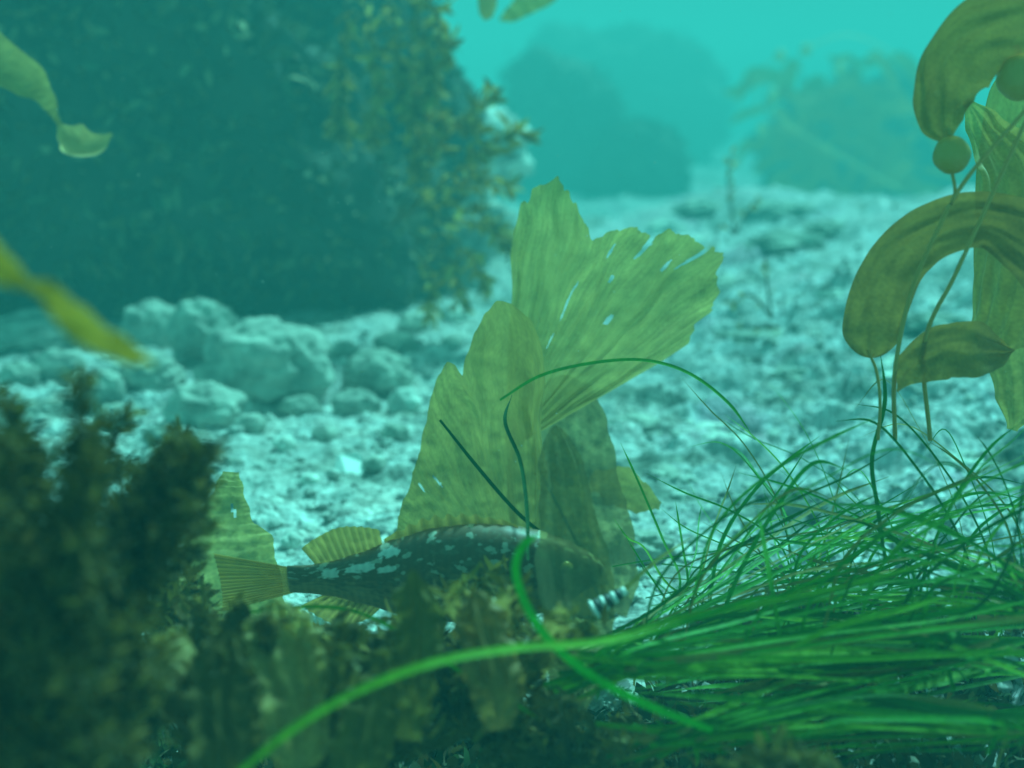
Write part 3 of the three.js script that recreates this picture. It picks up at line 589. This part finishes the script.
// ---------------------------------------------------------------- dark feathery seaweed at the left
{
  const cols = [[0.12, 0.08, 0.014], [0.18, 0.11, 0.02], [0.07, 0.055, 0.014], [0.26, 0.16, 0.03]];
  const opt = { cols, len: 0.012, per: 430, wid: 0.22, r: 0.0012, spread: 1.6, even: true, mat: weedMat };
  const mk = (rx, ry, d, n, xs, ys) => { const b = []; for (let k = 0; k < n; k++) { const x = R(...xs), y = R(...ys), dd = d + R(-0.09, 0.09); b.push(br([[rx, ry, d], [rx + (x - rx) * 0.35 + R(-15, 15), ry + (y - ry) * 0.45, (d + dd) / 2], [rx + (x - rx) * 0.75 + R(-12, 12), ry + (y - ry) * 0.82, dd], [x, y, dd]]));
      for (let m = 0; m < 4; m++) { const u = R(0.45, 0.9), sx = rx + (x - rx) * u, sy = ry + (y - ry) * u, ex = sx + R(-42, 42), ey = sy + R(-40, 22); b.push(br([[sx, sy, dd], [(sx + ex) / 2, (sy + ey) / 2 - 8, dd + R(-0.02, 0.02)], [ex, ey, dd + R(-0.04, 0.04)]])); } } return b; };
  const B = [...mk(10, 840, 0.72, 34, [-70, 130], [372, 640]), ...mk(20, 840, 0.74, 18, [-40, 150], [470, 650])];
  bush('feathery_seaweed', 'dense dark feathery seaweed rising tall in front of the pale boulders', 'seaweed', 'feathery dark seaweeds', B, opt);
  const C = [...mk(95, 700, 0.80, 12, [160, 214], [432, 500]), ...mk(95, 700, 0.80, 8, [70, 165], [440, 560])];
  bush('feathery_seaweed', 'feathery seaweed with drooping brown tufts over the gravel', 'seaweed', 'feathery dark seaweeds', C, opt);
  const E = mk(60, 860, 0.70, 14, [-20, 180], [600, 730]);
  bush('feathery_seaweed', 'low dark feathery seaweed under the tall one, among broad brown leaves', 'seaweed', 'feathery dark seaweeds', E, opt);
}

// ---------------------------------------------------------------- broad brown weeds in front of the fish
function weed(label, rx, ry, d, n, spread, l0, l1, w0, w1, mats, o = {}) {
  const t = thing('brown_seaweed', label, 'seaweed', at(rx, ry, d), 'broad-leaved brown seaweeds in front of the fish');
  const L = new Leaves(); n = Math.round(n * 1.6);
  for (let k = 0; k < n; k++) {
    const a = (k / (n - 1) - 0.5) * spread + R(-0.12, 0.12) + (o.lean ?? 0), l = R(l0, l1), w = 0.8 * R(w0, w1), dd = R(-0.1, 0.08), c = R(-0.5, 0.5);
    const q = u => [rx + Math.sin(a + c * u) * l * u + 6 * Math.sin(u * 7 + k), ry - Math.cos(a + c * u) * l * u, d + dd * u];
    part(t, 'leaf', sheet(px([[...q(0), 2], [...q(0.3), w * 0.55], [...q(0.6), w], [...q(0.85), w * 0.9], [...q(1), w * 0.7]]), { nl: 26, nw: 8, ripple: 0.004, rippleN: 4, cup: R(-0.4, 0.4), jag: 0.5, jagN: 8, wrinkle: 0.0025, wrinkleN: 2, ruffle: 0.005, ruffleN: 5, round: 0.88, face: V(R(-0.7, 0.7), R(-0.2, 0.5), 1) }), mats[Math.floor(rnd() * mats.length)]);
    const col = rnd() < 0.5 ? [0.24, 0.16, 0.03] : [0.15, 0.10, 0.022];
    for (let m = 0; m < 46; m++) { const u = R(0.15, 1), [qx, qy, qd] = q(u); L.add(at(qx + R(-w, w) * 0.8, qy, qd), V(R(-1, 1), R(-0.3, 0.9), R(-0.6, 0.6)), unit(), R(0.009, 0.024), R(0.003, 0.007), vary(col, 0.4)); }
  }
  part(t, 'fringe', L.build(), weedMat, 'stuff');
  return t;
}
weed('bushy brown seaweed hiding the belly of the fish', 445, 735, 0.98, 14, 1.2, 80, 170, 15, 28, [M.brown, M.brown, M.kelpOld]);
weed('brown seaweed with ragged leaves between the fish head and green grass', 505, 710, 0.95, 10, 1.1, 80, 150, 13, 24, [M.brown, M.kelpOld]);
weed('dark brown seaweed standing below the tail of the fish', 215, 800, 0.85, 9, 0.8, 130, 210, 18, 30, [M.brownDark, M.brown]);
weed('olive seaweed with pale broad leaves below the anal fin', 285, 735, 1.0, 8, 1.1, 70, 130, 18, 28, [M.kelp, M.kelpOld]);
weed('dark seaweed clump under the long bright grass blade', 345, 800, 0.9, 12, 1.3, 110, 180, 16, 26, [M.brown, M.brownDark]);
weed('pale olive seaweed beside the dark feathery seaweed', 150, 740, 0.95, 8, 1.2, 70, 130, 14, 26, [M.kelp, M.kelpOld, M.brown]);
weed('low dark seaweed tangled at the foot of the green grass', 560, 800, 0.98, 12, 1.6, 70, 130, 14, 24, [M.brownDark, M.brown]);
weed('reddish brown seaweed half buried in the green grass', 785, 830, 0.85, 9, 1.5, 70, 110, 22, 36, [M.brownDark, M.brown]);
weed('short brown seaweed fringe below the tail beside the olive leaves', 185, 660, 1.05, 8, 1.4, 45, 90, 10, 18, [M.kelpOld, M.brown]);
for (const [label, rows, m] of [
  ['broad pale olive kelp leaf below the anal fin, edge curled', [[300, 770, 0.81, 20], [296, 720, 0.81, 34], [288, 670, 0.82, 40], [280, 630, 0.83, 36], [276, 600, 0.84, 24]], M.kelpOld],
  ['dark brown kelp leaf standing at the foot of the tail', [[225, 800, 0.75, 24], [222, 740, 0.75, 36], [220, 680, 0.76, 36], [226, 630, 0.77, 24]], M.brownDark],
  ['yellow-olive kelp leaf lying beside the feathery seaweed', [[120, 720, 0.75, 14], [145, 690, 0.76, 26], [170, 660, 0.77, 28], [190, 640, 0.79, 18]], M.kelpOld],
  ['brown kelp leaf rising before the flank of the fish', [[405, 740, 0.81, 14], [410, 680, 0.81, 26], [416, 620, 0.82, 26], [412, 570, 0.83, 16]], M.brown],
  ['olive kelp leaf leaning behind the bright curled grass blade', [[500, 730, 0.83, 16], [494, 680, 0.83, 28], [484, 630, 0.84, 28], [474, 590, 0.85, 16]], M.kelpDark],
  ['dull olive kelp leaf under the long bright grass blade', [[350, 800, 0.77, 20], [362, 750, 0.77, 34], [378, 705, 0.78, 34], [386, 670, 0.79, 20]], M.brown],
]) { const t = thing('kelp_frond', label, 'kelp', at(...rows[0].slice(0, 3)), 'short kelp blades near the fish'); part(t, 'blade', sheet(px(rows), { nl: 60, nw: 20, round: 0.8, wrinkle: 0.004, wrinkleN: 3, ripple: 0.003, rippleN: 4, jag: 0.3, jagN: 7, ruffle: 0.004, cup: R(-0.3, 0.3), face: V(R(-0.5, 0.5), 0.2, 1) }), m); }
// low dark algae carpeting the floor under the weeds and the grass
{
  const L = new Leaves(), cols = [[0.09, 0.065, 0.016], [0.13, 0.085, 0.02], [0.06, 0.07, 0.02], [0.05, 0.09, 0.022]];
  for (let k = 0; k < 26000; k++) {
    const z = R(-1.55, -0.62), x = R(-0.62, 0.75) * (0.35 - z * 0.65), far = -1.18 - 0.22 * smooth(0.0, 0.5, x) + 0.12 * noise(x * 5, z * 5, 60);
    if (z < far || noise(x * 6, z * 6, 71) < -0.5) continue;
    const l = R(0.012, 0.035);
    L.add(V(x, floorAt(x, z) - 0.003, z), V(R(-0.9, 0.9), R(0.5, 1), R(-0.9, 0.9)), unit(), l, l * R(0.3, 0.6), vary(cols[k % 4], 0.4));
  }
  const m = mesh('algae_mat', L.build(), weedMat); tag(m, 'low dark algae carpet under the foreground weeds and seagrass', 'algae', null, 'stuff'); scene.add(m);
}
// stones showing between them
for (const [x, y, w, h, k, lab] of [[318, 655, 30, 50, 2, 'pale lumpy stone between brown leaves below the fish'], [360, 712, 44, 34, 1, 'grey stone with pale specks under the long bright grass blade'], [95, 690, 44, 40, 1, 'pale stone glimpsed behind the dark feathery seaweed'], [150, 740, 60, 50, 0, 'dull stone among olive leaves at the foot of the feathery seaweed'], [470, 735, 90, 60, 0, 'large dull stone in the dark weeds below the fish'], [605, 722, 46, 34, 1, 'grey stone under the curved bright grass blade'], [640, 560, 60, 30, 1, 'grey stone behind the banded shell']])
  { const m = stone('foreground_stone', x, y, w, h, [M.stoneDull, M.stone, M.stonePale][k], lab, 'stones among the foreground weeds', 0.4, 20); m.userData.category = 'stone'; }

// ---------------------------------------------------------------- seagrass
const blade = (pts, w, o = {}) => sheet(pts.map((p, i) => ({ p, w: w * (i === 0 ? 0.7 : i === pts.length - 1 ? 0.12 : 1) })), { nl: 26, nw: 2, fold: 0.25, face: V(R(-0.5, 0.5), R(0.3, 1.2), 1), twist: R(-1.2, 1.2), ...o });
function tuft(label, rx, ry, d, n, gen, sx = 70, sy = 30) {
  const root = at(rx, ry, d), t = thing('seagrass', label, 'seagrass', root.clone(), 'seagrass tufts');
  for (let k = 0; k < n; k++) {
    const [pts, w, mat] = gen(k);
    const b0 = at(rx + R(-sx, sx), ry + R(-sy, sy), d + R(0, 0.16));
    part(t, 'grass_blade', blade(sx < 0 ? pts : [b0, ...pts], w), mat ?? M.grass[Math.floor(Math.pow(rnd(), 1.2) * 5)]);
  }
  return t;
}
// swept blades: rise from the root, then stream along the current
const swept = (rx, ry, d, xs, ys, rise, ws = [0.0011, 0.0022]) => () => {
  const x = R(...xs), y = R(...ys), dd = d + R(0, 0.28), m = 0.35 + R(-0.1, 0.1), up = R(...rise);
  return [[at(rx + (x - rx) * m * 0.5, ry + (y - ry) * m * 0.5 - up * 0.8, d), at(rx + (x - rx) * m * 1.4, ry + (y - ry) * m * 1.4 - up, (d + dd) / 2), at(rx + (x - rx) * 0.82, ry + (y - ry) * 0.82 - up * 0.6 + R(-8, 8), dd), at(x, y, dd)], R(...ws)];
};
tuft('dense green seagrass streaming sideways from beside the curved bright blade', 570, 672, 0.92, 42, swept(570, 672, 0.92, [780, 1120], [560, 690], [-6, 12], [0.0008, 0.0032]), 40, 30);
tuft('seagrass tuft in the thick of the green bed below the kelp with floats', 980, 660, 0.96, 38, swept(980, 660, 0.96, [600, 800], [610, 720], [0, 26], [0.0008, 0.0030]), 90, 40);
tuft('seagrass tuft at the foot of the large float-bearing kelp', 1060, 620, 1.02, 30, swept(1060, 620, 1.02, [680, 900], [500, 650], [0, 40]), 80, 40);
tuft('low dark seagrass trailing over reddish brown seaweed', 1060, 740, 0.9, 34, swept(1060, 740, 0.9, [600, 860], [690, 770], [0, 26], [0.0008, 0.0032]), 90, 40);
tuft('seagrass lying low across the foreground stones', 640, 750, 0.9, 26, swept(640, 750, 0.9, [860, 1120], [630, 740], [-6, 22], [0.0008, 0.0032]), 60, 30);
tuft('thin upright seagrass growing out of the pale bank', 800, 590, 1.3, 16, swept(800, 590, 1.3, [640, 1000], [440, 550], [-30, 40], [0.0007, 0.0014]), 190, 40);
const arcs = (xs, ys, dx, dy, d, ws) => () => {
  const x = R(...xs), y = R(...ys), ex = x + R(...dx), ey = y - R(...dy), dd = d + R(-0.15, 0.2), c = R(-30, 30);
  return [[at(x, y + 70, dd), at(x + (ex - x) * 0.12, y, dd), at(x + (ex - x) * 0.45, y + (ey - y) * 0.55 - c * 0.6, dd), at(x + (ex - x) * 0.75, y + (ey - y) * 0.85 - c, dd), at(ex, ey + Math.abs(c) * 0.6, dd)], R(...ws)];
};
tuft('fine tangled seagrass under the kelp with two floats', 900, 600, 1.1, 50, arcs([640, 960], [520, 620], [80, 320], [20, 150], 1.1, [0.0007, 0.0020]), -1);
tuft('fine seagrass leaning over the pale bank towards the central kelp', 860, 600, 1.25, 22, arcs([760, 1040], [500, 600], [-190, -30], [30, 150], 1.25, [0.0006, 0.0014]), -1);
tuft('sparse seagrass strands beside the small brown kelp leaf', 690, 620, 1.2, 14, swept(690, 620, 1.2, [600, 840], [440, 560], [-10, 20], [0.0007, 0.0013]), 90, 30);
tuft('seagrass strands rooted behind the banded shell', 600, 660, 1.08, 24, swept(600, 660, 1.08, [760, 1020], [470, 600], [-10, 20], [0.0009, 0.0022]), 50, 30);
// single blades that stand out
const hero = (label, rows, w, mat, o = {}) => { const pts = br(rows); const t = thing('trailing_seagrass', label, 'seagrass', pts[0].clone(), 'single seagrass blades'); part(t, 'blade', blade(pts, w, { nl: 60, twist: 0, ...o }), mat); };
hero('brightest green seagrass blade, curling round below the fish head', [[712, 730, 0.83], [650, 706, 0.83], [590, 675, 0.83], [545, 635, 0.83], [522, 595, 0.83], [516, 565, 0.83], [526, 543, 0.83], [540, 535, 0.83]], 0.0030, M.grassHero, { face: V(-0.3, 0.8, 1) });
hero('long yellow-green seagrass blade sweeping across the dark weeds', [[225, 785, 0.68], [285, 735, 0.69], [350, 695, 0.70], [430, 664, 0.71], [520, 648, 0.74], [600, 642, 0.77], [680, 622, 0.80]], 0.0026, M.grass[3]);
hero('green seagrass blade arching over the olive leaves below the fish tail', [[250, 612, 0.95], [300, 607, 0.95], [350, 610, 0.94], [400, 632, 0.92], [450, 665, 0.9], [510, 700, 0.88], [540, 720, 0.88]], 0.0016, M.grass[1]);
hero('green seagrass blade arching across the large central kelp', [[500, 400, 1.36], [540, 376, 1.34], [600, 362, 1.32], [650, 361, 1.3], [690, 374, 1.3], [730, 405, 1.3], [755, 440, 1.3]], 0.0020, M.grass[1]);
hero('dark seagrass strand crossing the central kelp down to the grass', [[440, 420, 1.2], [480, 470, 1.18], [520, 515, 1.15], [560, 548, 1.12], [605, 590, 1.1]], 0.0019, M.grassDark);
hero('dark upright seagrass strand before the central kelp', [[528, 560, 1.05], [527, 510, 1.1], [520, 460, 1.15], [505, 420, 1.18], [512, 395, 1.2]], 0.0019, M.grassDark);
hero('thin dark seagrass strand behind the banded shell', [[600, 600, 1.1], [580, 550, 1.12], [555, 500, 1.15], [540, 470, 1.17]], 0.0013, M.grassDark);
hero('pale straw-coloured seagrass blade beside the banded shell', [[570, 640, 0.96], [620, 594, 0.96], [655, 562, 0.97], [700, 532, 0.99]], 0.0018, M.grass[4]);
hero('bright seagrass blade laid across the top of the green bed', [[790, 648, 0.92], [840, 625, 0.92], [900, 610, 0.93], [960, 592, 0.95]], 0.0024, M.grass[3]);
hero('light green seagrass blade streaming from the shell over the bed', [[590, 642, 0.95], [680, 618, 0.95], [770, 602, 0.95], [860, 582, 0.96], [990, 545, 0.98]], 0.0022, M.grass[3]);
hero('upright green seagrass blade in the middle of the bed', [[780, 640, 0.98], [772, 590, 0.98], [764, 545, 1.0], [758, 510, 1.02]], 0.0022, M.grass[1]);
hero('short light green seagrass tip at the lower edge of the weeds', [[10, 775, 0.75], [40, 748, 0.75], [75, 730, 0.76], [100, 722, 0.77]], 0.0024, M.grass[3]);
hero('black curved seagrass strand against the right kelp', [[1024, 480, 0.9], [1018, 520, 0.9], [1008, 560, 0.9], [985, 600, 0.9], [955, 620, 0.9]], 0.0018, M.grassDark);
hero('brown-green seagrass strand standing up from the bed by the kelp', [[885, 560, 1.1], [878, 510, 1.12], [872, 460, 1.14], [885, 400, 1.15], [880, 350, 1.16]], 0.0020, M.grass[2]);

// specks drifting in the water
{
  const n = 2600, im = new THREE.InstancedMesh(new THREE.IcosahedronGeometry(1, 0), std(rgb(0.6, 0.58, 0.5), 1), n), m4 = new THREE.Matrix4();
  for (let k = 0; k < n; k++) { const d = 0.45 + 4.5 * Math.pow(rnd(), 0.6), r = 0.00035 + 0.0006 * rnd() * rnd(); const p = V(R(-0.5, 0.5) * d, 0, -d); const f = floorAt(p.x, p.z); p.y = R(f + 0.02, Math.max(f + 0.1, 0.62 + 0.12 * d)); m4.makeScale(r, r * R(0.5, 1), r * R(0.6, 1.3)); m4.setPosition(p); im.setMatrixAt(k, m4); }
  im.name = 'marine_snow'; tag(im, 'tiny pale specks drifting in the murky water', 'particles', null, 'stuff'); scene.add(im);
}
// banded shell clinging to the straw-coloured blade
{
  const a = at(592, 611, 0.95), b = at(626, 590, 0.95), t = thing('banded_shell', 'small black and white banded shell clinging to a straw-coloured blade', 'shell', a.clone());
  const dir = b.clone().sub(a), q = new THREE.Quaternion().setFromUnitVectors(V(0, 1, 0), dir.clone().normalize()), l = dir.length();
  const white = std(rgb(0.75, 0.73, 0.68), 0.5), black = std(rgb(0.03, 0.03, 0.03), 0.5);
  for (let k = 0; k < 7; k++) {
    const r = 0.0085 * (1 - 0.09 * k), h = l / 7, pts = [];
    for (let m = 0; m <= 8; m++) { const s = m / 8; pts.push(new THREE.Vector2(r * (0.78 + 0.28 * Math.sin(s * Math.PI)) * (1 - 0.09 * s), h * s)); }
    const g = new THREE.LatheGeometry(pts, 18); g.translate(0, h * k, 0); g.applyQuaternion(q); g.translate(a.x, a.y, a.z);
    part(t, 'whorl', g, k % 2 ? black : white);
  }
}

renderer.render(scene, camera);
